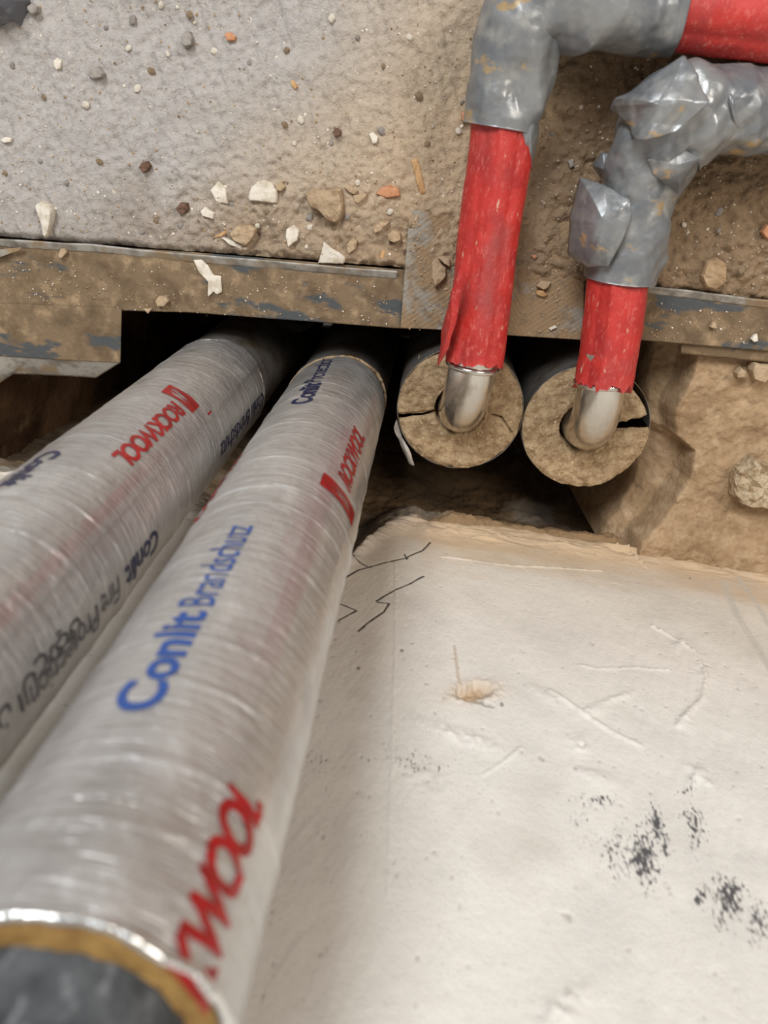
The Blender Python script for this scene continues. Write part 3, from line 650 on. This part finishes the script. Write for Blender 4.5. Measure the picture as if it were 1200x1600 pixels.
# pipe A : centre line of the sleeve in pixels at height z
cA = np.array([.0374, -.1393, .004]); cB = np.array([.1185, -.1376, .006])
rA = thing('heating_pipe', 'steel pipe under a long red sleeve, bending down into the complete wool ring', 'pipe', (cA[0], cA[1], -.55))
rB = thing('heating_pipe', 'steel pipe under a short red sleeve with torn grey tape, entering the split wool ring', 'pipe', (cB[0], cB[1], -.55))
def steel_leg(root, c, end_pt, zax):
    d = np.array(end_pt[:2]) - c[:2]; L_ = np.linalg.norm(d); d /= L_; Rb = min(.040, L_)
    pts = [[c[0], c[1], -.5], [c[0], c[1], zax - Rb]]
    for k in range(1, 13):
        a = k / 12 * math.pi / 2; pts.append([c[0] + d[0] * Rb * (1 - math.cos(a)), c[1] + d[1] * Rb * (1 - math.cos(a)), zax - Rb + Rb * math.sin(a)])
    e = np.array(end_pt, float) ; pts.append([*(c[:2] + d * (Rb + .004)), zax]); pts.append(list(e + np.array([d[0], d[1], 0]) * .02))
    def bead(p, s_, th):
        return 0 * s_
    tube('steel_elbow', pts, .0140, M['steel'], root, nt_=64, step=.002)
    # press socket bead at the mouth of the fitting
    q = np.array([*(c[:2] + d * (Rb + .001)), zax]); th = np.linspace(0, 2 * math.pi, 60); sd = np.array([-d[1], d[0], 0]); w = q + .0140 * (np.cos(th)[:, None] * sd + np.sin(th)[:, None] * np.array([0, 0, 1.]))
    tube('press_bead', w, .0018, M['steel'], root, nt_=10, step=.001)
ZR = .036
eA = P(738, 575, ZR); eB = P(940, 600, ZR)
steel_leg(rA, cA, eA, ZR - .001); steel_leg(rB, cB, eB, ZR - .001)
def mk(px): return catmull([P(a, b_, z) for a, b_, z in px], 12)
# red sleeve A
tube('red_sleeve', mk([(787, 190, .030), (781, 250, .030), (765, 350, .030), (754, 450, .032), (741, 566, ZR)]), .0161, M['red'], rA, disp=red_disp(1, .1), nt_=110, step=.0009, wall=.004, end_jag=.003)
tube('grey_tape', mk([(781, 200, .030), (797, 120, .031), (806, 70, .033), (822, 28, .034), (852, 6, .035), (900, 4, .036), (960, 8, .036), (1060, 10, .036)]), lambda k: .0192 + .0024 * math.exp(-((k - .36) / .2) ** 2) + .0008 * sstep(.7, .9, k), M['tape'], rA, disp=tape_disp(2, .0034), nt_=130, step=.0009, wall=.0012)
tube('red_sleeve', mk([(1052, 9.6, .036), (1120, 20, .036), (1260, 36, .036), (1500, 62, .036)]), .0172, M['red'], rA, disp=red_disp(4, 2.8), nt_=100, step=.0011, wall=.004)
sheet('tape_flap', [(738, 60, .026), (750, 30, .034), (775, 60, .044), (775, 130, .044), (755, 145, .034), (748, 110, .026), (736, 90, .022)], (758, 85, .04), M['tape'], rA, amp=.0010)
sheet('tape_flap', [(812, 186, .046), (842, 140, .038), (842, 200, .032), (836, 240, .028), (829, 264, .032), (822, 226, .043)], (828, 200, .044), M['tape'], rA, amp=.0005)
sheet('torn_sleeve_edge', [(690, 520, .042), (706, 455, .054), (724, 400, .056), (722, 450, .057), (712, 505, .056), (700, 545, .052), (684, 573, .046)], (706, 500, .0555), M['red'], rA, amp=.0004, sc=60)
# red sleeve B
tube('red_sleeve', mk([(968, 426, .0325), (964, 450, .033), (956, 520, .034), (943, 600, ZR)]), .0158, M['red'], rB, disp=red_disp(6, .35), nt_=110, step=.0009, wall=.004, end_jag=.006)
tube('grey_tape', mk([(968, 436, .032), (981, 380, .033), (997, 310, .034), (1014, 250, .036), (1035, 208, .039), (1066, 184, .040), (1110, 174, .038), (1160, 174, .036), (1280, 176, .034), (1500, 190, .034)]), lambda k: .0196 + .0042 * math.exp(-((k - .36) / .09) ** 2), M['tape'], rB, disp=tape_disp(5, .0044), nt_=150, step=.0009, wall=.0012)
sheet('tape_flap', [(954, 172, .038), (962, 152, .046), (985, 144, .052), (1003, 128, .054), (1068, 86, .058), (1090, 118, .064), (1108, 158, .069), (1060, 205, .069), (1010, 218, .066), (990, 218, .062), (984, 198, .054), (972, 184, .046)], (1035, 165, .069), M['tape'], rB, amp=.0028, dome=.0, sc=52)
sheet('tape_flap', [(905, 277, .036), (945, 288, .048), (985, 312, .056), (985, 345, .057), (970, 380, .056), (950, 418, .052), (918, 416, .046), (888, 398, .032), (891, 340, .031)], (944, 350, .058), M['tape'], rB, amp=.0007, sc=60)
sheet('tape_flap', [(1010, 250, .058), (1060, 232, .060), (1094, 246, .054), (1072, 276, .050), (1058, 303, .044), (1042, 288, .052), (1022, 272, .056)], (1056, 258, .060), M['tape'], rB, amp=.001, sc=60)
sheet('tape_flap', [(925, 258, .020), (940, 238, .026), (958, 240, .030), (952, 290, .030), (940, 282, .024)], (944, 264, .03), M['tape'], rB, amp=.001, sc=60)
tube('tape_flap', mk([(1132, 112, .028), (1140, 150, .058), (1158, 205, .052), (1200, 236, .034)]), .0012, M['tape'], rB, nt_=10, step=.001, disp=lambda p, s_, t_: .0004 * fbm(p, 200, 2))

# wool shells
a_slit = plan_ang(cA, 640, 650, .004)
def jacket(root, c, R, zt, nm='foil_jacket'):
    def dp(p, s_, th): return .0004 * fbm(p, 40, 3)
    w = vert(c[0], c[1], -.55, zt)
    return tube(nm, w, R, M['foil_plain'], root, disp=dp, nt_=120, step=.0015, wall=.0003, end_jag=.0012)
crk = [(P(770, 648, .004), P(783, 652, .004)), (P(783, 652, .004), P(800, 677, .004))]
wool_ring(rA, cA, .004, .0400, .0165, a_slit + 1.8, a_slit + 358.2, seed=1, cracks=crk, tilt=(-.0, -.03))
jacket(rA, cA, .0404, .0035)
sheet('foil_flap', [(620, 655, .004), (616, 668, .002), (625, 695, .0), (640, 726, -.004), (648, 728, -.004), (640, 704, 0), (626, 680, .002)], (630, 690, .001), M['clear_edge'], rA, amp=.0004)
a_g = plan_ang(cB, 1005, 652, .006)
wool_ring(rB, cB, .005, .0400, .0165, a_g - 300, a_g - 13, seed=4, tilt=(.02, -.04))
wool_ring(rB, cB + np.array([-.002, -.001, 0]), .009, .0386, .0165, a_g + 3, a_g + 52, seed=7, name='broken_wool_piece', tilt=(.05, .1))
jacket(rB, cB, .0404, .002)

# ------------------------------------------------------------------ rubble
def zfloor(x, y): return float(floor_h(np.array([x]), np.array([y]))[0])
def base_z(px, py, z):
    if z is not None: return z
    q = P(px, py, 0); return zfloor(q[0], q[1])
def chip(name, label, cat, outline, mat, h=.002, z=None, tilt=(0, 0), group=None, rough=.0004):
    """flat broken piece with its own outline, bevelled edges and thickness"""
    cx = sum(a for a, _ in outline) / len(outline); cy = sum(b_ for _, b_ in outline) / len(outline)
    zb = base_z(cx, cy, z) ; c_ = P(cx, cy, zb)
    o_ = np.array([P(a, b_, zb) for a, b_ in outline] + [P(*outline[0], zb)]); per = np.sum(np.linalg.norm(np.diff(o_, axis=0), axis=1))
    w, _ = resample(o_, per / 44); w = w[:-1]; nrm = (w - c_)
    w = w + nrm * (.05 * fbm(w, 500, 2, seed=len(outline)))[:, None]
    n = len(w); V = []; 
    for k, zz in ((1.0, -.3), (1.04, .15), (1.0, .7), (.90, .95), (.6, 1.0), (.3, 1.02)):
        q = c_ + (w - c_) * k; q = q.copy(); q[:, 2] = zb + h * zz
        q[:, 2] += rough * fbm(q, 260, 3, .6, seed=h * 900) + tilt[0] * (q[:, 0] - c_[0]) + tilt[1] * (q[:, 1] - c_[1]); V.append(q - c_)
    V = np.array(V); m_ = len(V); pts = np.concatenate([V.reshape(-1, 3), [[0, 0, V[-1][:, 2].mean()]], [[0, 0, -h * .3]]])
    F = []
    for k in range(m_ - 1):
        for i in range(n): j = (i + 1) % n; F.append([k * n + i, k * n + j, (k + 1) * n + j, (k + 1) * n + i])
    for i in range(n): j = (i + 1) % n; F.append([(m_ - 1) * n + i, (m_ - 1) * n + j, m_ * n]); F.append([j, i, m_ * n + 1])
    sgn = np.cross(w[1] - c_, w[2] - c_)[2] + np.cross(w[20] - c_, w[21] - c_)[2]
    if sgn < 0: F = [f[::-1] for f in F]
    o = mesh_obj(name, pts, F, mat, smooth=False); o.location = tuple(c_)
    return tag(o, label, cat, group)
S = .0003
chip('plaster_chip', 'pointed tall white plaster chip, left of the half-moon one', 'plaster chip', [(330, 297), (342, 283), (353, 292), (357, 318), (340, 317)], M['white_stone'], .0022)
chip('plaster_chip', 'half-moon white plaster chip lying flat on the screed', 'plaster chip', [(390, 308), (394, 292), (404, 284), (415, 281), (428, 287), (434, 300), (434, 318), (420, 316), (405, 314), (391, 313)], M['white_stone'], .0032, tilt=(0, .08))
chip('pebble', 'small tan stone touching the right end of the half-moon plaster chip', 'stone', [(431, 288), (440, 283), (447, 292), (440, 299), (433, 297)], M['tan_stone'], .003)
chip('mortar_chunk', 'largest loose mortar chunk, pale flat top and grey broken face', 'rubble chunk', [(480, 302), (490, 295), (510, 297), (534, 294), (538, 320), (536, 340), (526, 349), (511, 343), (500, 328), (484, 320)], M['tan_stone'], .0075, tilt=(0, .25), rough=.0012)
chip('plaster_chip', 'small white plaster chip below the pointed tall one', 'plaster chip', [(315, 330), (322, 323), (336, 333), (335, 342), (318, 337)], M['white_stone'], .0032)
chip('plaster_chip', 'shield-shaped cream plaster chip between the mortar chunk and the strip', 'plaster chip', [(447, 370), (448, 358), (460, 351), (468, 360), (465, 375), (451, 386)], M['white_stone'], .0020)
chip('plaster_chip', 'triangular white plaster chip leaning on the metal lip', 'plaster chip', [(498, 411), (507, 377), (520, 388), (530, 394), (541, 402), (537, 412)], M['white_stone'], .0024, tilt=(0, .25))
chip('plaster_sliver', 'long thin white plaster sliver under a brown clod near the lip', 'plaster chip', [(347, 371), (353, 371), (388, 387), (384, 391), (360, 382)], M['white_stone'], .002)
chip('mortar_clod', 'flat brown mortar clod above the thin white sliver', 'rubble chunk', [(360, 366), (372, 352), (392, 350), (402, 358), (396, 374), (386, 384), (368, 376)], M['tan_stone'], .005, rough=.0012)
chip('wood_splinter', 'short orange wood splinter left of the brown clod', 'wood chip', [(332, 372), (357, 357), (361, 360), (345, 370)], M['wood'], .0012)
chip('brick_chip', 'orange half-round brick chip near the upper end of the joint plate', 'brick chip', [(588, 303), (595, 294), (610, 289), (622, 294), (625, 306), (605, 309)], M['brick'], .0025, tilt=(0, .1))
chip('mortar_chip', 'tan mortar chip right of the largest chunk', 'rubble chunk', [(538, 292), (546, 289), (560, 298), (555, 304), (546, 300)], M['tan_stone'], .003)
chip('mortar_chip', 'long cream mortar chip pointing at the orange brick chip', 'rubble chunk', [(552, 305), (574, 302), (572, 308), (560, 318), (554, 314)], M['tan_stone'], .003)
chip('mortar_clod', 'elongated tan clod just above the lip near its right end', 'rubble chunk', [(583, 355), (600, 342), (608, 347), (596, 360), (586, 364)], M['tan_stone'], .004, rough=.001)
chip('mortar_clod', 'round tan clod against the left edge of the joint plate', 'rubble chunk', [(606, 366), (614, 358), (626, 362), (627, 374), (616, 378), (607, 374)], M['tan_stone'], .006, rough=.001)
chip('mortar_clod', 'crumbly clod beside the triangular plaster chip', 'rubble chunk', [(542, 382), (552, 370), (560, 374), (556, 388), (545, 396)], M['tan_stone'], .004, rough=.001)
chip('wood_chip', 'small yellow oval chip near the right end of the lip', 'wood chip', [(593, 402), (596, 392), (602, 390), (602, 398), (597, 405)], M['wood'], .0012)
chip('plaster_sliver', 'tall white plaster piece standing against the lip at far left', 'plaster chip', [(60, 320), (70, 314), (84, 319), (89, 330), (86, 348), (80, 368), (73, 371), (70, 350), (64, 335)], M['white_stone'], .006, tilt=(.3, .1), rough=.0006)
chip('stone', 'angular grey stone on the pale screed at upper left', 'stone', [(140, 117), (147, 106), (158, 105), (166, 116), (163, 122), (148, 124)], M['grey_stone'], .0045)
chip('stone', 'rounded blue-grey stone near the top beside the orange bit', 'stone', [(286, 58), (292, 50), (300, 51), (304, 62), (302, 72), (292, 74), (286, 68)], M['grey_stone'], .0045)
chip('brick_chip', 'tiny orange brick bit near the top edge of the screed', 'brick chip', [(352, 54), (360, 50), (370, 58), (368, 64), (356, 64)], M['brick'], .0025)
chip('stone', 'olive grey stone beside the dark plastic scrap', 'stone', [(47, 12), (54, 7), (63, 12), (63, 20), (55, 24), (48, 18)], M['grey_stone'], .004)
chip('plaster_chip', 'ragged white chip left of the angular grey stone', 'plaster chip', [(86, 96), (92, 90), (98, 96), (96, 108), (90, 110), (86, 103)], M['white_stone'], .002)
chip('plaster_chip', 'flat white chip near the left picture edge on the pale screed', 'plaster chip', [(3, 219), (10, 214), (21, 216), (18, 222), (8, 223)], M['white_stone'], .002)
chip('plaster_chip', 'white chip alone in the middle of the tan screed', 'plaster chip', [(577, 210), (583, 206), (591, 214), (589, 224), (583, 225)], M['white_stone'], .002)
chip('dirt_clump', 'reddish brown clump alone on the grey screed', 'dirt clump', [(220, 262), (224, 254), (232, 252), (237, 258), (234, 267), (226, 270)], M['rust'], .004, rough=.0015)
chip('dirt_clump', 'dark brown clump just left of the small white plaster chip', 'dirt clump', [(278, 326), (284, 316), (294, 317), (297, 327), (290, 334), (281, 332)], M['rust'], .004, rough=.0015)
chip('dirt_clump', 'dark reddish clump near the white chip on the tan screed', 'dirt clump', [(520, 206), (527, 200), (534, 204), (533, 212), (524, 214)], M['rust'], .003, rough=.0015)
chip('wood_chip', 'tiny yellow wood chip on the upper tan screed', 'wood chip', [(454, 128), (459, 125), (466, 136), (462, 140), (456, 134)], M['wood'], .0012)
chip('wood_splinter', 'upright brown wood splinter left of the long red sleeve', 'wood chip', [(643, 251), (652, 247), (660, 275), (665, 301), (657, 303), (650, 280)], M['wood'], .0015)
chip('brick_chip', 'small orange stone against the left side of the taped bend', 'brick chip', [(720, 178), (728, 173), (736, 180), (733, 190), (722, 189)], M['brick'], .0035)
chip('mortar_chunk', 'cracked pinkish mortar lump on the joint plate left of the red sleeve', 'rubble chunk', [(675, 432), (675, 410), (684, 400), (690, 412), (697, 418), (697, 432), (680, 448)], M['tan_stone'], .005, z=.0042, rough=.001)
chip('mortar_chip', 'small pinkish chip tucked behind the cracked lump on the plate', 'rubble chunk', [(684, 402), (692, 399), (703, 404), (703, 416), (694, 411)], M['tan_stone'], .004, z=.0042)
chip('wood_chip', 'small yellow wood chip on the plate between the two red sleeves', 'wood chip', [(836, 454), (848, 453), (855, 460), (850, 464), (838, 460)], M['wood'], .0014, z=.0044)
chip('mortar_chip', 'flat tan chip just above the yellow wood chip on the plate', 'rubble chunk', [(838, 446), (845, 438), (860, 440), (856, 448), (848, 452)], M['tan_stone'], .003, z=.0042)
chip('plaster_sliver', 'little pale sliver near the lower edge of the joint plate', 'plaster chip', [(857, 513), (867, 508), (870, 511), (860, 516)], M['white_stone'], .0012, z=.0044)
chip('brick_chip', 'tiny orange chip high on the plate beside the long red sleeve', 'brick chip', [(829, 399), (835, 397), (840, 400), (834, 404)], M['brick'], .0014, z=.0044)
chip('paint_flake', 'torn white paint flake stuck across the muddy profile', 'paint flake', [(303, 407), (313, 404), (325, 415), (334, 430), (345, 431), (347, 455), (338, 460), (334, 455), (325, 463), (326, 440), (312, 426)], M['white_stone'], .0008, z=.0022, rough=.0002)
chip('plaster_chip', 'small pinkish oval chip at the left of the muddy profile', 'plaster chip', [(93, 398), (97, 388), (104, 388), (106, 394), (99, 403), (94, 403)], M['tan_stone'], .0022, z=.0022)
chip('mortar_chip', 'little pointed chip hanging at the profile edge by the notch', 'rubble chunk', [(225, 482), (238, 482), (232, 490)], M['tan_stone'], .0015, z=.0022)
chip('mortar_clod', 'round brown clod on the profile above the notch', 'rubble chunk', [(244, 470), (250, 462), (262, 462), (265, 470), (258, 478), (248, 478)], M['tan_stone'], .003, z=.0022, rough=.001)
chip('plaster_chip', 'bright white three-cornered chip on the right-hand profile', 'plaster chip', [(1172, 529), (1177, 523), (1182, 521), (1183, 532), (1177, 534)], M['white_stone'], .002, z=.0022)
chip('mortar_chip', 'tan chip on the right-hand profile below its lip', 'rubble chunk', [(1108, 510), (1113, 500), (1118, 506), (1116, 513)], M['tan_stone'], .0025, z=.0022)
chip('stone', 'rounded tan stone right of its smaller twin under the right-hand profile', 'stone', [(1168, 575), (1172, 562), (1182, 565), (1196, 566), (1202, 582), (1188, 594), (1172, 588)], M['tan_stone'], .008, z=-.009, rough=.001)
chip('stone', 'smaller tan stone under the right-hand profile', 'stone', [(1146, 580), (1155, 572), (1162, 578), (1160, 587), (1149, 588)], M['tan_stone'], .005, z=-.009, rough=.001)
chip('crumbly_lump', 'crumbly cream lump with pitted surface at the right picture edge', 'rubble chunk', [(1140, 748), (1148, 728), (1160, 724), (1172, 712), (1190, 722), (1215, 730), (1245, 750), (1235, 790), (1205, 792), (1180, 782), (1158, 782), (1141, 770)], M['crumbly'], .012, z=-.009, rough=.005, tilt=(.05, -.1))
chip('pebble', 'grey pebble wedged between the two red-sleeved pipes on the sandy floor', 'stone', [(886, 252), (892, 249), (897, 258), (890, 263)], M['grey_stone'], .003)
chip('mortar_clod', 'round brown clod right of the lower tape flap above the right-hand lip', 'rubble chunk', [(1092, 430), (1100, 408), (1118, 402), (1132, 412), (1130, 440), (1115, 452), (1100, 448)], M['mud'], .006, rough=.0015)
chip('brick_chip', 'orange stone at the right picture edge below the taped bend', 'brick chip', [(1188, 362), (1194, 352), (1204, 350), (1206, 366), (1195, 372)], M['brick'], .0035)

# small loose pebbles, each its own object
protos = []
def pebble_mesh(k):
    bm = bmesh.new(); bmesh.ops.create_icosphere(bm, subdivisions=2, radius=1)
    for v in bm.verts:
        n = fbm(np.array([v.co[:]]), 1.4, 2, seed=k)[0]; v.co = v.co * (1 + .45 * n); v.co.z *= .6; v.co.x *= 1.2
    me = bpy.data.meshes.new('pebble'); bm.to_mesh(me); bm.free(); return me
mats = [M['white_stone'], M['tan_stone'], M['grey_stone']]
spots = [(204, 76), (240, 112), (170, 45), (255, 10), (300, 25), (210, 32), (265, 85), (75, 152), (25, 104), (337, 81), (450, 80), (392, 100), (218, 139), (160, 252), (68, 252), (140, 165), (248, 345), (285, 352), (472, 188), (448, 195), (519, 224), (462, 224), (600, 105), (597, 205), (560, 285), (642, 352), (365, 320), (405, 352), (420, 330), (485, 340), (486, 354), (524, 355), (545, 338), (480, 384), (440, 395), (225, 362), (610, 330), (668, 225), (722, 160), (716, 205), (655, 150), (560, 60), (640, 60), (846, 180), (860, 210), (906, 168), (890, 176), (1120, 330), (1065, 350), (1150, 420), (1120, 360), (520, 30), (15, 270), (110, 285), (182, 300)]
for k, (px, py) in enumerate(spots):
    if k < 6:
        me = pebble_mesh(k); me.materials.append(mats[k % 3]); o = bpy.data.objects.new('pebble', me)
        protos.append(o)
    else: o = protos[k % 6].copy()
    q = P(px, py, 0); sz = random.uniform(.0011, .0022)
    o.location = (q[0], q[1], zfloor(q[0], q[1]) + sz * .25); o.scale = (sz, sz, sz); o.rotation_euler = (random.uniform(-.3, .3), random.uniform(-.3, .3), random.uniform(0, 6))
    COL.objects.link(o); tag(o, 'tiny loose pebble lying on the rough screed floor', 'pebble', 'tiny pebbles scattered on the screed')

# uncountable grit
def grit(name, n, sampler, smin, smax, mat, label):
    ico = [(0, 0, 1), (.9, 0, .1), (.2, .85, 0), (-.75, .5, .1), (-.7, -.55, 0), (.25, -.85, .1), (0, 0, -1)]
    f = [(0, 1, 2), (0, 2, 3), (0, 3, 4), (0, 4, 5), (0, 5, 1), (6, 2, 1), (6, 3, 2), (6, 4, 3), (6, 5, 4), (6, 1, 5)]
    V = []; F = []
    B = np.array(ico)
    for i in range(n):
        x, y, z = sampler(); s_ = RNG.uniform(smin, smax) ; a = RNG.rand() * 6.28; R_ = np.array([[math.cos(a), -math.sin(a), 0], [math.sin(a), math.cos(a), 0], [0, 0, .7]])
        V.append((B * (RNG.rand(7, 1) * .5 + .7) * s_) @ R_.T + np.array([x, y, z])); F += [tuple(7 * i + k for k in t) for t in f]
    o = mesh_obj(name, np.concatenate(V), F, mat, smooth=False); o['kind'] = 'stuff'; tag(o, label, 'grit')
_sx = RNG.uniform(-.30, .33, 5200); _sv = RNG.uniform(.004, .24, 5200)
_keep = RNG.rand(5200) < np.clip(.25 + .9 * np.exp(-_sv / .05) + .4 * (_sx > .04), 0, 1)
_sx = _sx[_keep]; _sv = _sv[_keep]; _sy = edge_y(_sx) + _sv; _sz = floor_h(_sx, _sy); _it = iter(range(len(_sx)))
def fs():
    k = next(_it); return _sx[k], _sy[k], _sz[k] + .0001
nn_ = len(_sx)
M['grit'] = material('mixed_grit', (168, 144, 114), .9, spec=.2, layers=[((224, 214, 198), 160., .52, .56, 2), ((120, 98, 74), 190., .58, .62, 2)])
grit('floor_grit', nn_ - 2, fs, .0003, .0011, M['grit'], 'fine mixed grit and plaster crumbs strewn over the screed floor')
def ss():
    while True:
        px = RNG.uniform(0, 1200)
        if px < 620: py = RNG.uniform(400 + px * .065, 478 + px * .05)
        elif px > 1012: py = RNG.uniform(468 + (px - 1012) * .12, 526 + (px - 1012) * .09)
        else: continue
        break
    q = P(px, py, .0016); return q[0], q[1], .0018
grit('profile_grit', 420, ss, .0002, .0008, M['grit'], 'fine tan grit lying on the muddy steel profiles')
def sm_():
    px = RNG.uniform(640, 905); py = RNG.uniform(350, 515) + (px - 640) * .06; q = P(px, py, .0036); return q[0], q[1], .0042
grit('plate_grit', 260, sm_, .0003, .0011, M['tan_stone'], 'fine tan grit heaped over the embossed joint plate')

# dark plastic scrap in the corner
pl = sheet('plastic_scrap', [(-60, -40, .010), (20, -40, .012), (46, 0, .010), (38, 22, .008), (34, 40, .006), (20, 32, .008), (0, 42, .004), (-60, 40, .004)], (-5, 0, .016), M['plastic'], None, amp=.006, sc=40)
tag(pl, 'crumpled dark grey plastic scrap in the top left corner', 'plastic scrap')
